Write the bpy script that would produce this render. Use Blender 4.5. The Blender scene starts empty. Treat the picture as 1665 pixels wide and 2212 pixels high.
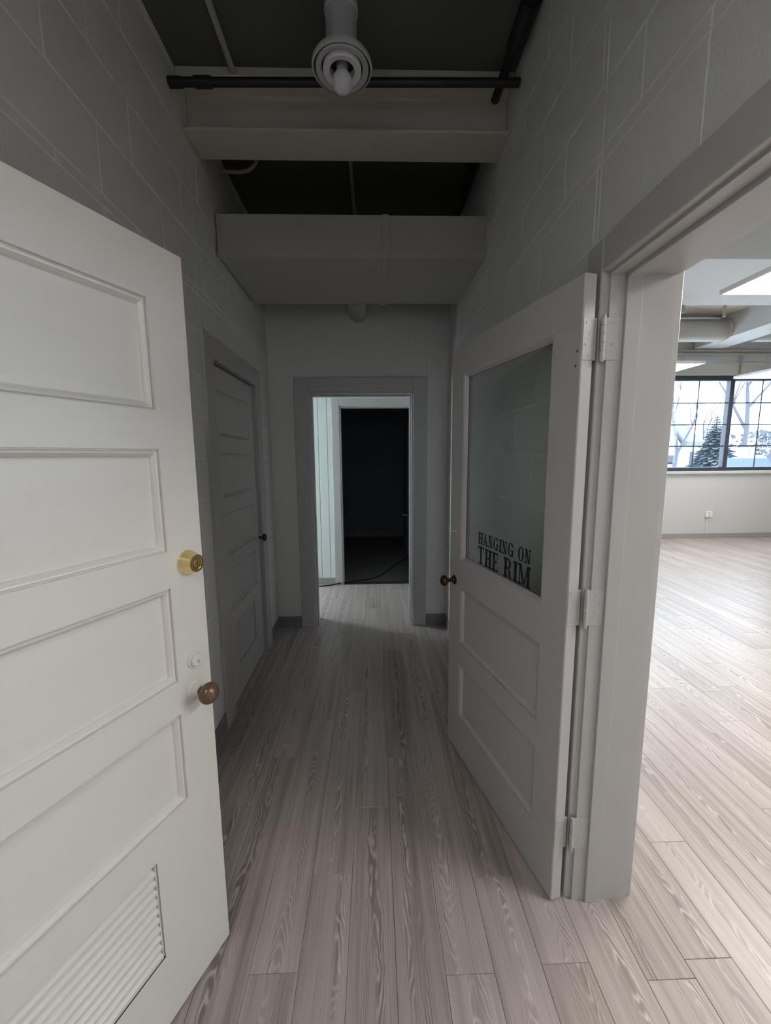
import bpy, math, random
from mathutils import Matrix, Vector

sc = bpy.context.scene
col = sc.collection
rng = random.Random(7)

# ------------------------------------------------------------------ camera
H = 1.53
F_PX = 875.78
PITCH, YAW, ROLL = math.radians(7.9328), math.radians(-1.5514), math.radians(-0.4591)


def cam_rows():
    cy, sy = math.cos(YAW), math.sin(YAW)
    Rz = Matrix(((cy, sy, 0), (-sy, cy, 0), (0, 0, 1)))
    A = Matrix(((1, 0, 0), (0, 0, -1), (0, 1, 0)))
    c, s = math.cos(PITCH), math.sin(PITCH)
    Rx = Matrix(((1, 0, 0), (0, c, -s), (0, s, c)))
    c, s = math.cos(ROLL), math.sin(ROLL)
    Rr = Matrix(((c, -s, 0), (s, c, 0), (0, 0, 1)))
    return Rr @ Rx @ A @ Rz


CM = cam_rows()
cam = bpy.data.cameras.new('camera')
cam.sensor_fit = 'HORIZONTAL'
cam.sensor_width = 36.0
cam.lens = 36.0 * F_PX / 1665.0
cam.clip_start = 0.02
cam.clip_end = 400
camo = bpy.data.objects.new('camera', cam)
col.objects.link(camo)
r_, d_, f_ = CM[0], CM[1], CM[2]
camo.matrix_world = Matrix(((r_[0], -d_[0], -f_[0], 0), (r_[1], -d_[1], -f_[1], 0), (r_[2], -d_[2], -f_[2], H), (0, 0, 0, 1)))
sc.camera = camo

# ------------------------------------------------------------------ world, exposure
SKY = 5.2
PANEL = 9.0
w = bpy.data.worlds.new('sky')
sc.world = w
w.use_nodes = True
bg = w.node_tree.nodes['Background']
bg.inputs[0].default_value = (0.73, 0.865, 1.0, 1)
bg.inputs[1].default_value = SKY
vs = sc.view_settings
vs.view_transform = 'Standard'
vs.look = 'None'
vs.exposure = 0.68
vs.gamma = 1.0
vs.use_curve_mapping = False
sc.cycles.max_bounces = 6
sc.cycles.diffuse_bounces = 4
sc.cycles.glossy_bounces = 3
sc.cycles.transparent_max_bounces = 8
sc.cycles.use_adaptive_sampling = True
sc.cycles.adaptive_threshold = 0.15
sc.cycles.use_light_tree = False
sc.cycles.sample_clamp_indirect = 6.0
sc.cycles.use_denoising = True


def portal(name, loc, rot, sx, sy):
    l = bpy.data.lights.new(name, 'AREA')
    l.shape = 'RECTANGLE'
    l.size, l.size_y = sx, sy
    l.cycles.is_portal = True
    o = bpy.data.objects.new(name, l)
    col.objects.link(o)
    o.location = loc
    o.rotation_euler = rot
    return o


# ------------------------------------------------------------------ materials
def new_mat(name):
    m = bpy.data.materials.new(name)
    m.use_nodes = True
    return m, m.node_tree.nodes, m.node_tree.links, m.node_tree.nodes['Principled BSDF']


def paint(name, c, rough=0.5, bump=0.15, scale=60.0, var=0.06, spec=0.5, metallic=0.0, stretch=None):
    m, N, L, P = new_mat(name)
    P.inputs['Roughness'].default_value = rough
    P.inputs['Metallic'].default_value = metallic
    P.inputs['Specular IOR Level'].default_value = spec
    tc = N.new('ShaderNodeTexCoord')
    mp = N.new('ShaderNodeMapping')
    if stretch:
        mp.inputs['Scale'].default_value = stretch
    L.new(tc.outputs['Object'], mp.inputs[0])
    n1 = N.new('ShaderNodeTexNoise')
    n1.inputs['Scale'].default_value = 3.1
    n1.inputs['Detail'].default_value = 3
    L.new(mp.outputs[0], n1.inputs['Vector'])
    mx = N.new('ShaderNodeMix')
    mx.data_type = 'RGBA'
    mx.inputs[6].default_value = (*[x * (1 - var) for x in c], 1)
    mx.inputs[7].default_value = (*[min(1, x * (1 + var)) for x in c], 1)
    L.new(n1.outputs[0], mx.inputs[0])
    L.new(mx.outputs[2], P.inputs['Base Color'])
    if bump:
        n2 = N.new('ShaderNodeTexNoise')
        n2.inputs['Scale'].default_value = scale
        n2.inputs['Detail'].default_value = 4
        L.new(mp.outputs[0], n2.inputs['Vector'])
        b = N.new('ShaderNodeBump')
        b.inputs['Strength'].default_value = bump
        b.inputs['Distance'].default_value = 0.004
        L.new(n2.outputs[0], b.inputs['Height'])
        L.new(b.outputs[0], P.inputs['Normal'])
    return m


def glass_mat(name, tint=(0.92, 0.95, 0.95), gloss=1.0):
    m, N, L, P = new_mat(name)
    out = N['Material Output']
    N.remove(P)
    t = N.new('ShaderNodeBsdfTransparent')
    t.inputs[0].default_value = (*tint, 1)
    g = N.new('ShaderNodeBsdfGlossy')
    g.inputs['Roughness'].default_value = 0.03
    fr = N.new('ShaderNodeLayerWeight')
    pw = N.new('ShaderNodeMath')
    pw.operation = 'POWER'
    pw.inputs[1].default_value = 5.0
    L.new(fr.outputs['Facing'], pw.inputs[0])
    mul = N.new('ShaderNodeMath')
    mul.operation = 'MULTIPLY_ADD'
    mul.inputs[1].default_value = 0.9 * gloss
    mul.inputs[2].default_value = 0.04 * gloss
    L.new(pw.outputs[0], mul.inputs[0])
    mix = N.new('ShaderNodeMixShader')
    L.new(mul.outputs[0], mix.inputs[0])
    L.new(t.outputs[0], mix.inputs[1])
    L.new(g.outputs[0], mix.inputs[2])
    L.new(mix.outputs[0], out.inputs[0])
    return m


def emit_mat(name, c, s):
    m, N, L, P = new_mat(name)
    P.inputs['Base Color'].default_value = (0.8, 0.8, 0.8, 1)
    P.inputs['Emission Color'].default_value = (*c, 1)
    P.inputs['Emission Strength'].default_value = s
    return m


PW = 0.1466
PX0 = -0.098


def floor_mat():
    m, N, L, P = new_mat('vinyl_plank')

    def math_(op, a, b=None, c=None):
        n = N.new('ShaderNodeMath')
        n.operation = op
        for i, v in enumerate((a, b, c)):
            if v is None:
                continue
            if isinstance(v, (int, float)):
                n.inputs[i].default_value = v
            else:
                L.new(v, n.inputs[i])
        return n.outputs[0]
    geo = N.new('ShaderNodeNewGeometry')
    sep = N.new('ShaderNodeSeparateXYZ')
    L.new(geo.outputs['Position'], sep.inputs[0])
    oi = N.new('ShaderNodeObjectInfo')
    at = N.new('ShaderNodeAttribute')
    at.attribute_name = 'rnd'
    rnd = math_('FRACT', math_('ADD', oi.outputs['Random'], at.outputs['Fac']))
    rnd2 = math_('FRACT', math_('MULTIPLY', rnd, 17.31))
    rnd3 = math_('FRACT', math_('MULTIPLY', rnd, 53.77))
    u = math_('SUBTRACT', math_('FRACT', math_('DIVIDE', math_('SUBTRACT', sep.outputs[0], PX0 - 20 * PW), PW)), 0.5)
    v = math_('ADD', sep.outputs[1], math_('MULTIPLY', rnd, 61.0))
    # low-frequency warp
    cv = N.new('ShaderNodeCombineXYZ')
    L.new(math_('MULTIPLY', u, 1.1), cv.inputs[0])
    L.new(math_('MULTIPLY', v, 2.0), cv.inputs[1])
    L.new(math_('MULTIPLY', rnd2, 40.0), cv.inputs[2])
    nw = N.new('ShaderNodeTexNoise')
    nw.inputs['Scale'].default_value = 1.6
    nw.inputs['Detail'].default_value = 3
    L.new(cv.outputs[0], nw.inputs['Vector'])
    warp = math_('SUBTRACT', nw.outputs[0], 0.5)
    # parabola arches (cathedral grain); slope from random, many boards near straight
    c = math_('MULTIPLY', math_('SUBTRACT', rnd2, 0.5), 0.5)
    du = math_('SUBTRACT', u, c)
    par = math_('MULTIPLY', math_('MULTIPLY', du, du), 7.0)
    sl = math_('MULTIPLY', math_('MAXIMUM', math_('SUBTRACT', rnd3, 0.48), 0.0), 6.0)
    sgn = math_('SUBTRACT', math_('MULTIPLY', math_('GREATER_THAN', rnd2, 0.5), 2.0), 1.0)
    ff = math_('ADD', math_('ADD', par, math_('MULTIPLY', math_('MULTIPLY', sl, sgn), v)), math_('MULTIPLY', warp, 1.4))
    wv = math_('SINE', math_('MULTIPLY', ff, 44.0))
    wv = math_('ADD', math_('MULTIPLY', wv, 0.5), 0.5)
    wv = math_('POWER', wv, 2.6)
    # amplitude mask
    ca = N.new('ShaderNodeCombineXYZ')
    L.new(math_('MULTIPLY', u, 3.2), ca.inputs[0])
    L.new(math_('MULTIPLY', v, 1.3), ca.inputs[1])
    L.new(math_('MULTIPLY', rnd, 23.0), ca.inputs[2])
    na = N.new('ShaderNodeTexNoise')
    na.inputs['Scale'].default_value = 1.5
    L.new(ca.outputs[0], na.inputs['Vector'])
    mask = N.new('ShaderNodeMapRange')
    mask.inputs[1].default_value = 0.42
    mask.inputs[2].default_value = 0.66
    L.new(na.outputs[0], mask.inputs[0])
    core = N.new('ShaderNodeMapRange')
    core.interpolation_type = 'SMOOTHSTEP'
    core.inputs[1].default_value = 0.42
    core.inputs[2].default_value = 0.12
    L.new(math_('ABSOLUTE', du), core.inputs[0])
    amp = math_('MULTIPLY', mask.outputs[0], core.outputs[0])
    # fine streaks
    cs = N.new('ShaderNodeCombineXYZ')
    L.new(math_('MULTIPLY', sep.outputs[0], 200.0), cs.inputs[0])
    L.new(math_('MULTIPLY', v, 4.0), cs.inputs[1])
    ns = N.new('ShaderNodeTexNoise')
    ns.inputs['Scale'].default_value = 1.0
    ns.inputs['Detail'].default_value = 4
    ns.inputs['Roughness'].default_value = 0.6
    L.new(cs.outputs[0], ns.inputs['Vector'])
    # broad bands along the board
    cb = N.new('ShaderNodeCombineXYZ')
    L.new(math_('MULTIPLY', u, 3.0), cb.inputs[0])
    L.new(math_('MULTIPLY', v, 0.55), cb.inputs[1])
    L.new(math_('MULTIPLY', rnd3, 31.0), cb.inputs[2])
    nb = N.new('ShaderNodeTexNoise')
    nb.inputs['Scale'].default_value = 1.7
    nb.inputs['Detail'].default_value = 2
    L.new(cb.outputs[0], nb.inputs['Vector'])
    tone = math_('ADD', math_('ADD', math_('MULTIPLY', nb.outputs[0], 0.55), 0.11), math_('MULTIPLY', math_('SUBTRACT', ns.outputs[0], 0.5), 0.45))
    tone = math_('ADD', tone, math_('MULTIPLY', math_('MULTIPLY', math_('SUBTRACT', wv, 0.40), amp), 0.50))
    tone = math_('ADD', tone, math_('MULTIPLY', math_('SUBTRACT', rnd3, 0.5), 0.16))
    cr = N.new('ShaderNodeValToRGB')
    e = cr.color_ramp.elements
    e[0].position = 0.08
    e[0].color = (0.205, 0.165, 0.148, 1)
    e[1].position = 0.80
    e[1].color = (0.66, 0.59, 0.565, 1)
    k = e.new(0.40)
    k.color = (0.425, 0.365, 0.335, 1)
    L.new(tone, cr.inputs[0])
    L.new(cr.outputs[0], P.inputs['Base Color'])
    P.inputs['Roughness'].default_value = 0.34
    P.inputs['Specular IOR Level'].default_value = 0.5
    b = N.new('ShaderNodeBump')
    b.inputs['Strength'].default_value = 0.12
    b.inputs['Distance'].default_value = 0.002
    L.new(tone, b.inputs['Height'])
    L.new(b.outputs[0], P.inputs['Normal'])
    return m


M = {
    'block': paint('painted_block', (0.70, 0.70, 0.68), 0.55, 0.35, 120, 0.04),
    'mortar': paint('painted_mortar', (0.88, 0.88, 0.86), 0.6, 0.3, 90, 0.04),
    'plaster': paint('wall_plaster', (0.60, 0.59, 0.565), 0.6, 0.1, 80, 0.02),
    'door': paint('door_paint', (0.735, 0.695, 0.64), 0.34, 0.10, 9, 0.03, stretch=(1.0, 1.0, 9.0)),
    'door_grey': paint('door_paint_grey', (0.54, 0.515, 0.51), 0.38, 0.10, 9, 0.03, stretch=(9.0, 1.0, 1.0)),
    'trim': paint('trim_paint', (0.50, 0.485, 0.47), 0.33, 0.15, 30, 0.03),
    'trim_dark': paint('trim_paint_dark', (0.48, 0.465, 0.47), 0.4, 0.15, 30, 0.03),
    'steel': paint('painted_steel', (0.56, 0.525, 0.46), 0.55, 0.2, 70, 0.05),
    'duct': paint('duct_paint', (0.44, 0.42, 0.385), 0.55, 0.12, 50, 0.04),
    'deck': paint('dark_deck', (0.10, 0.105, 0.088), 0.8, 0.4, 40, 0.15),
    'blackpipe': paint('black_iron', (0.012, 0.013, 0.013), 0.5, 0.3, 60, 0.2),
    'conduit': paint('conduit_paint', (0.42, 0.40, 0.36), 0.5, 0.1, 60, 0.05),
    'vinyl': paint('vinyl_base', (0.20, 0.205, 0.225), 0.45, 0.05, 60, 0.05),
    'vinyl_tan': paint('vinyl_base_tan', (0.34, 0.33, 0.30), 0.45, 0.05, 60, 0.05),
    'white': paint('white_paint', (0.78, 0.80, 0.77), 0.5, 0.1, 60, 0.03),
    'board': paint('white_board', (0.74, 0.79, 0.76), 0.45, 0.1, 40, 0.03),
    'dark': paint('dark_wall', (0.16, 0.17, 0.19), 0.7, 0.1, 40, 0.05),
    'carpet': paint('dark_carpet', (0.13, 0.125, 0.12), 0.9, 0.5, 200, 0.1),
    'slab': paint('concrete_slab', (0.20, 0.18, 0.17), 0.8, 0.2, 40, 0.1),
    'winframe': paint('window_frame_metal', (0.035, 0.042, 0.065), 0.35, 0.0, 40, 0.05),
    'brass': paint('polished_brass', (0.86, 0.70, 0.36), 0.22, 0.0, 40, 0.03, metallic=1.0),
    'brass_dark': paint('dark_brass', (0.30, 0.21, 0.07), 0.4, 0.0, 40, 0.03, metallic=1.0),  # darker, duller brass for the deadbolt cylinder face
    'bronze': paint('aged_bronze', (0.17, 0.105, 0.065), 0.27, 0.0, 30, 0.12, metallic=0.35),
    'oldbrass': paint('old_brass', (0.10, 0.065, 0.03), 0.22, 0.0, 30, 0.1, metallic=0.8),
    'ink': paint('black_vinyl_ink', (0.006, 0.006, 0.007), 0.45, 0.0, 30, 0.05),
    'black': paint('black_rubber', (0.01, 0.01, 0.01), 0.6, 0.0, 30, 0.05),
    'bulb': paint('bulb_plastic', (0.80, 0.80, 0.84), 0.35, 0.0, 30, 0.02),
    'porcelain': paint('porcelain', (0.52, 0.53, 0.54), 0.35, 0.1, 40, 0.08),
    'glass': glass_mat('door_glass', (0.93, 0.95, 0.95), 1.0),
    'winglass': glass_mat('window_glass', (0.97, 0.985, 0.985), 0.8),
    'panel': emit_mat('light_diffuser', (1.0, 0.975, 0.94), PANEL),
    'floor': floor_mat(),
    'snow': paint('snowy_ground', (0.85, 0.86, 0.88), 0.8, 0.1, 3, 0.05),
    'needle': paint('spruce_needles', (0.085, 0.12, 0.145), 0.8, 0.3, 30, 0.3),
    'bark': paint('grey_bark', (0.075, 0.08, 0.10), 0.9, 0.5, 20, 0.2),
    'siding': paint('blue_siding', (0.10, 0.15, 0.165), 0.7, 0.1, 20, 0.05),
    'siding_pale': paint('pale_siding', (0.30, 0.30, 0.31), 0.7, 0.1, 20, 0.05),
    'roof': paint('grey_shingle', (0.13, 0.135, 0.15), 0.8, 0.3, 20, 0.1),
    'dkglass': paint('dark_window', (0.02, 0.025, 0.04), 0.1, 0.0, 20, 0.05),
    'carpaint': paint('car_paint', (0.035, 0.06, 0.11), 0.25, 0.0, 20, 0.02),
    'tail': paint('tail_light', (0.5, 0.03, 0.05), 0.3, 0.0, 20, 0.02),
    'hedge': paint('bare_hedge', (0.09, 0.11, 0.13), 0.9, 0.5, 12, 0.3),
}


# ------------------------------------------------------------------ mesh helpers
class MB:
    def __init__(s):
        s.v, s.f = [], []

    def quad(s, *p):
        b = len(s.v)
        s.v += [tuple(x) for x in p]
        s.f.append(tuple(range(b, b + len(p))))
        return s

    def box(s, x0, x1, y0, y1, z0, z1, bev=0.0):
        if x0 > x1: x0, x1 = x1, x0
        if y0 > y1: y0, y1 = y1, y0
        if z0 > z1: z0, z1 = z1, z0
        b = len(s.v)
        if not bev:
            s.v += [(x0, y0, z0), (x1, y0, z0), (x1, y1, z0), (x0, y1, z0), (x0, y0, z1), (x1, y0, z1), (x1, y1, z1), (x0, y1, z1)]
            s.f += [tuple(b + i for i in q) for q in ((0, 3, 2, 1), (4, 5, 6, 7), (0, 1, 5, 4), (1, 2, 6, 5), (2, 3, 7, 6), (3, 0, 4, 7))]
            return s
        e = min(bev, (x1 - x0) / 2.01, (y1 - y0) / 2.01, (z1 - z0) / 2.01)
        idx = {}
        for i, (sx, X) in enumerate(((1, x0), (-1, x1))):
            for j, (sy, Y) in enumerate(((1, y0), (-1, y1))):
                for k, (sz, Z) in enumerate(((1, z0), (-1, z1))):
                    idx[i, j, k, 0] = len(s.v); s.v.append((X, Y + sy * e, Z + sz * e))
                    idx[i, j, k, 1] = len(s.v); s.v.append((X + sx * e, Y, Z + sz * e))
                    idx[i, j, k, 2] = len(s.v); s.v.append((X + sx * e, Y + sy * e, Z))
        F = s.f
        g = idx
        for i in (0, 1):
            q = [g[i, 0, 0, 0], g[i, 1, 0, 0], g[i, 1, 1, 0], g[i, 0, 1, 0]]
            F.append(tuple(q if i else q[::-1]))
            q = [g[0, i, 0, 1], g[1, i, 0, 1], g[1, i, 1, 1], g[0, i, 1, 1]]
            F.append(tuple(q[::-1] if i else q))
            q = [g[0, 0, i, 2], g[1, 0, i, 2], g[1, 1, i, 2], g[0, 1, i, 2]]
            F.append(tuple(q if i else q[::-1]))
        for a in (0, 1):
            for c in (0, 1):
                F.append((g[a, c, 0, 0], g[a, c, 1, 0], g[a, c, 1, 1], g[a, c, 0, 1]))
                F.append((g[a, 0, c, 0], g[a, 1, c, 0], g[a, 1, c, 2], g[a, 0, c, 2]))
                F.append((g[0, a, c, 1], g[1, a, c, 1], g[1, a, c, 2], g[0, a, c, 2]))
                for k in (0, 1):
                    F.append((g[a, c, k, 0], g[a, c, k, 1], g[a, c, k, 2]))
        return s

    def prism(s, poly, z0, z1):
        b = len(s.v)
        n = len(poly)
        s.v += [(x, y, z0) for x, y in poly] + [(x, y, z1) for x, y in poly]
        for i in range(n):
            s.f.append((b + i, b + (i + 1) % n, b + n + (i + 1) % n, b + n + i))
        s.f += [tuple(range(b + n - 1, b - 1, -1)), tuple(range(b + n, b + 2 * n))]
        return s

    def stiles(s, x0, x1, w0, w1, T, z0, z1, c=.003):
        s.prism([(x0 + w0, 0), (x0 + c, 0), (x0, c), (x0, T - c), (x0 + c, T), (x0 + w0, T)], z0, z1)
        s.prism([(x1 - w1, 0), (x1 - c, 0), (x1, c), (x1, T - c), (x1 - c, T), (x1 - w1, T)], z0, z1)
        return s

    def tube(s, pts, r, n=10, caps=True):
        pts = [Vector(p) for p in pts]
        rs = r if isinstance(r, (list, tuple)) else [r] * len(pts)
        rings = []
        up = None
        for i, p in enumerate(pts):
            a = pts[max(i - 1, 0)]
            c = pts[min(i + 1, len(pts) - 1)]
            t = (c - a).normalized()
            if up is None:
                up = Vector((0, 0, 1)) if abs(t.z) < 0.9 else Vector((1, 0, 0))
            x = up.cross(t)
            if x.length < 1e-6:
                x = Vector((1, 0, 0)).cross(t)
            x.normalize()
            y = t.cross(x)
            up = y
            b = len(s.v)
            for k in range(n):
                an = 2 * math.pi * k / n
                s.v.append(tuple(p + (x * math.cos(an) + y * math.sin(an)) * rs[i]))
            rings.append(b)
        for a, b in zip(rings, rings[1:]):
            for k in range(n):
                s.f.append((a + k, a + (k + 1) % n, b + (k + 1) % n, b + k))
        if caps:
            s.f.append(tuple(rings[0] + k for k in range(n))[::-1])
            s.f.append(tuple(rings[-1] + k for k in range(n)))
        return s

    def lathe(s, prof, n=28, origin=(0, 0, 0), axis='z', close=True):
        """prof: list of (radius, height) along axis"""
        o = Vector(origin)
        rings = []
        for r, h in prof:
            b = len(s.v)
            for k in range(n):
                an = 2 * math.pi * k / n
                c, q = math.cos(an) * r, math.sin(an) * r
                p = {'z': (c, q, h), '-y': (c, -h, q), 'x': (h, c, q), 'y': (q, h, c)}[axis]
                s.v.append(tuple(o + Vector(p)))
            rings.append(b)
        for a, b in zip(rings, rings[1:]):
            for k in range(n):
                s.f.append((a + k, a + (k + 1) % n, b + (k + 1) % n, b + k))
        if close:
            s.f.append(tuple(rings[0] + k for k in range(n))[::-1])
            s.f.append(tuple(rings[-1] + k for k in range(n)))
        return s

    def frame_ring(s, x0, x1, z0, z1, prof):
        """moulding ring round a rectangle in the xz plane: prof = [(inset, depth y)...]"""
        rings = []
        for ins, y in prof:
            b = len(s.v)
            s.v += [(x0 + ins, y, z0 + ins), (x1 - ins, y, z0 + ins), (x1 - ins, y, z1 - ins), (x0 + ins, y, z1 - ins)]
            rings.append(b)
        for a, b in zip(rings, rings[1:]):
            for k in range(4):
                s.f.append((a + k, a + (k + 1) % 4, b + (k + 1) % 4, b + k))
        return s

    def mesh(s, name, mat, smooth=None, recalc=True):
        me = bpy.data.meshes.new(name)
        me.from_pydata(s.v, [], s.f)
        if recalc:
            import bmesh
            bm = bmesh.new()
            bm.from_mesh(me)
            bmesh.ops.recalc_face_normals(bm, faces=bm.faces)
            bm.to_mesh(me)
            bm.free()
        if mat is not None:
            me.materials.append(M[mat] if isinstance(mat, str) else mat)
        if smooth:
            for p in me.polygons:
                p.use_smooth = True
            me.set_sharp_from_angle(angle=math.radians(smooth))
        me.update()
        return me

    def build(s, name, mat, parent=None, smooth=None, recalc=True):
        return link(name, s.mesh(name, mat, smooth, recalc), parent)


def link(name, data, parent=None):
    o = bpy.data.objects.new(name, data)
    col.objects.link(o)
    if parent is not None:
        o.parent = parent
    return o


def tag(o, label=None, cat=None, group=None, kind=None):
    if label: o['label'] = label
    if cat: o['category'] = cat
    if group: o['group'] = group
    if kind: o['kind'] = kind
    return o


def empty(name, mat4=None, loc=None):
    o = bpy.data.objects.new(name, None)
    o.empty_display_size = 0.05
    col.objects.link(o)
    if mat4 is not None:
        o.matrix_world = mat4
    if loc is not None:
        o.location = loc
    return o


def copy_tree(o, parent=None):
    c = o.copy()
    col.objects.link(c)
    if parent is not None:
        c.parent = parent
    for ch in list(o.children):
        copy_tree(ch, c)
    return c


def frame(origin, xdir):
    """local x along xdir, z up, y = z cross x (into the wall)"""
    x = Vector((xdir[0], xdir[1], 0)).normalized()
    y = Vector((0, 0, 1)).cross(x)
    return Matrix(((x[0], y[0], 0, origin[0]), (x[1], y[1], 0, origin[1]), (0, 0, 1, origin[2]), (0, 0, 0, 1)))


# ------------------------------------------------------------------ walls
def subtract_spans(x0, x1, z0, z1, holes):
    """split rectangle into rectangles avoiding holes"""
    xs = sorted({x0, x1, *[min(max(h[0], x0), x1) for h in holes], *[min(max(h[1], x0), x1) for h in holes]})
    out = []
    for a, b in zip(xs, xs[1:]):
        if b - a < 1e-5:
            continue
        m = (a + b) / 2
        cut = sorted((max(h[2], z0), min(h[3], z1)) for h in holes if h[0] <= m <= h[1] and h[3] > z0 and h[2] < z1)
        z = z0
        for c0, c1 in cut:
            if c0 > z + 1e-5:
                out.append((a, b, z, c0))
            z = max(z, c1)
        if z < z1 - 1e-5:
            out.append((a, b, z, z1))
    return out


def make_wall(name, origin, xdir, x0, x1, z1, thick, holes, mat, label, z0=-0.05):
    o_mat = frame(origin, xdir)
    b = MB()
    for a, c, e, g in subtract_spans(x0, x1, z0, z1, holes):
        b.box(a, c, 0, thick, e, g)
    o = b.build(name, mat)
    o.matrix_world = o_mat
    tag(o, label, 'wall', kind='structure')
    return o


BLOCKS = {}


def block_mesh(wd, ht):
    key = (round(wd, 3), round(ht, 3))
    if key in BLOCKS:
        return BLOCKS[key]
    b = MB()
    d, e, q = 0.006, 0.0016, 0.0010
    X, Z = wd / 2, ht / 2
    r = [[(-X, d, -Z), (X, d, -Z), (X, d, Z), (-X, d, Z)],
         [(-X, q, -Z), (X, q, -Z), (X, q, Z), (-X, q, Z)],
         [(-X + e, 0, -Z + e), (X - e, 0, -Z + e), (X - e, 0, Z - e), (-X + e, 0, Z - e)]]
    b.v = [p for ring in r for p in ring]
    for i in (0, 4):
        for k in range(4):
            b.f.append((i + k, i + (k + 1) % 4, i + 4 + (k + 1) % 4, i + 4 + k))
    b.f.append((8, 9, 10, 11))
    me = b.mesh('block', 'block')
    BLOCKS[key] = me
    return me


def lay_blocks(wall, x0, x1, courses, L, phases, holes, gap=0.0055):
    """courses: list of (zlo, zhi, parity); blocks stand 4.5 mm proud of the wall slab"""
    for zl, zh, par in courses:
        ph = phases[par]
        k0 = math.floor((x0 - ph) / L)
        x = ph + k0 * L
        while x < x1:
            a, c = max(x, x0), min(x + L, x1)
            x += L
            if c - a < 0.02:
                continue
            for (pa, pc, pz0, pz1) in subtract_spans(a, c, zl, zh, holes):
                if pc - pa < 0.015 or pz1 - pz0 < 0.012:
                    continue
                o = link('block', block_mesh(pc - pa - gap, pz1 - pz0 - gap), wall)
                o.location = ((pa + pc) / 2, -0.0020 + rng.uniform(-0.0004, 0.0004), (pz0 + pz1) / 2)
                o.rotation_euler = (rng.uniform(-.0025, .0025), 0, rng.uniform(-.0015, .0015))


# left wall: local x = y-ish, origin where y = 0
LW0 = (-0.832, 0.0, 0.0)
LWD = (-0.033 / 2.52, 1.0)
door1_hole = (-0.58, 0.345, -0.1, 2.06)
door2_hole = (2.235, 3.095, -0.1, 2.072)
wall_left = make_wall('wall_left', LW0, LWD, -2.7, 3.72, 4.0, 0.16, [door1_hole, door2_hole], 'mortar',
                      'grey painted concrete block wall along the left of the corridor')
cz = [(2.356 + 0.2085 * k, 2.356 + 0.2085 * (k + 1), (k + 1) % 2) for k in range(-12, 4)]
lc = []
for zl, zh, p in cz:
    if zl < 0.0: zl = 0.0
    if zh <= 0.01: continue
    if abs(zh - 2.356) < 0.01:
        lc.append((zl, 2.322, 1 - p)); lc.append((2.322, zh, p)); continue
    lc.append((zl, min(zh, 3.2), p))
lay_blocks(wall_left, -1.0, 3.52, lc, 0.3975, (1.632, 1.435),
           [door1_hole, (2.15, 3.19, 0, 2.165), (-0.66, 0.43, 0, 2.14)])

# right wall: local x runs toward -y
RWA, RWB = Vector((0.672, 1.0)), Vector((0.636, 3.52))
rd = (RWA - RWB).normalized()
RW0 = RWB + rd * 3.52
RWD = (rd.x, rd.y)
dr_hole = (-1.189, 0.575, -0.1, 2.03)
wall_right = make_wall('wall_right', (RW0.x, RW0.y, 0), RWD, -3.72, 3.0, 4.0, 0.19, [dr_hole], 'mortar',
                       'grey painted concrete block wall along the right of the corridor')
rc = []
for zl, zh, p in cz:
    if zl < 0.0: zl = 0.0
    if zh <= 0.01: continue
    if abs(zl - 2.356) < 0.01:
        rc.append((zl, zl + 0.04, 1 - p)); rc.append((zl + 0.04, zh, p)); continue
    rc.append((zl, min(zh, 3.2), p))
lay_blocks(wall_right, -3.52, 1.0, rc, 0.3975, (-1.695, -1.905), [(-1.275, 0.66, 0, 2.125)])

# end wall of corridor
ew_hole = (-0.545, 0.33, -0.1, 2.055)
wall_end = make_wall('wall_end', (0, 3.52, 0), (1, 0), -0.9, 0.68, 4.0, 0.19, [ew_hole], 'block',
                     'grey painted block wall closing the corridor around the far doorway')
ec = []
for k in range(-13, 4):
    zl, zh = 2.574 + 0.2035 * k, 2.574 + 0.2035 * (k + 1)
    if zh <= 0.01: continue
    ec.append((max(zl, 0), min(zh, 3.2), k % 2))
lay_blocks(wall_end, -0.876, 0.634, ec, 0.3975, (-0.3, -0.1), [(-0.665, 0.452, 0, 2.178)])

BY = -2.6
be_hole = (-0.46, 0.56, 0.0, 2.15)     # local x runs toward -x
make_wall('wall_back', (0, BY, 0), (-1, 0), -0.75, 0.95, 4.0, 0.12, [be_hole], 'block', 'plain grey wall around the added glazed entry behind the viewer')
wn = empty('window_9', frame((0, BY, 0), (-1, 0)))  # entry glazing added behind the viewer to let light into the corridor
tag(wn, 'glazed entry door added unseen behind the viewer to light the corridor', 'window', kind='structure')
fb_ = MB()
for x0_, x1_, a_, c_ in ((-.46, -.38, 0, 2.15), (.48, .56, 0, 2.15), (-.38, .48, 0, .2), (-.38, .48, 2.05, 2.15), (-.38, .48, .2, 1.80)):
    fb_.box(x0_, x1_, .03, .09, a_, c_)
fb_.build('window_frame', 'winframe', wn)
for x0_, x1_, a_, c_ in ((-.38, .48, 1.80, 2.05),):
    MB().box(x0_, x1_, .057, .063, a_, c_).build('glass_pane', 'winglass', wn)
portal('entry_portal', (-.05, BY - .13, 1.92), (math.radians(90), 0, 0), .9, .3)
# closet behind the left open door
cb = MB().box(-2.1, -2.0, -1.1, 0.8, -.05, 2.6).box(-2.1, -0.99, -1.2, -1.1, -.05, 2.6).box(-2.1, -0.99, 0.8, 0.9, -.05, 2.6).box(-2.1, -0.99, -1.2, 0.9, 2.6, 2.7)
tag(cb.build('wall_closet', 'plaster'), 'off-white walls of the closet behind the open left door', 'wall', kind='structure')

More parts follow.
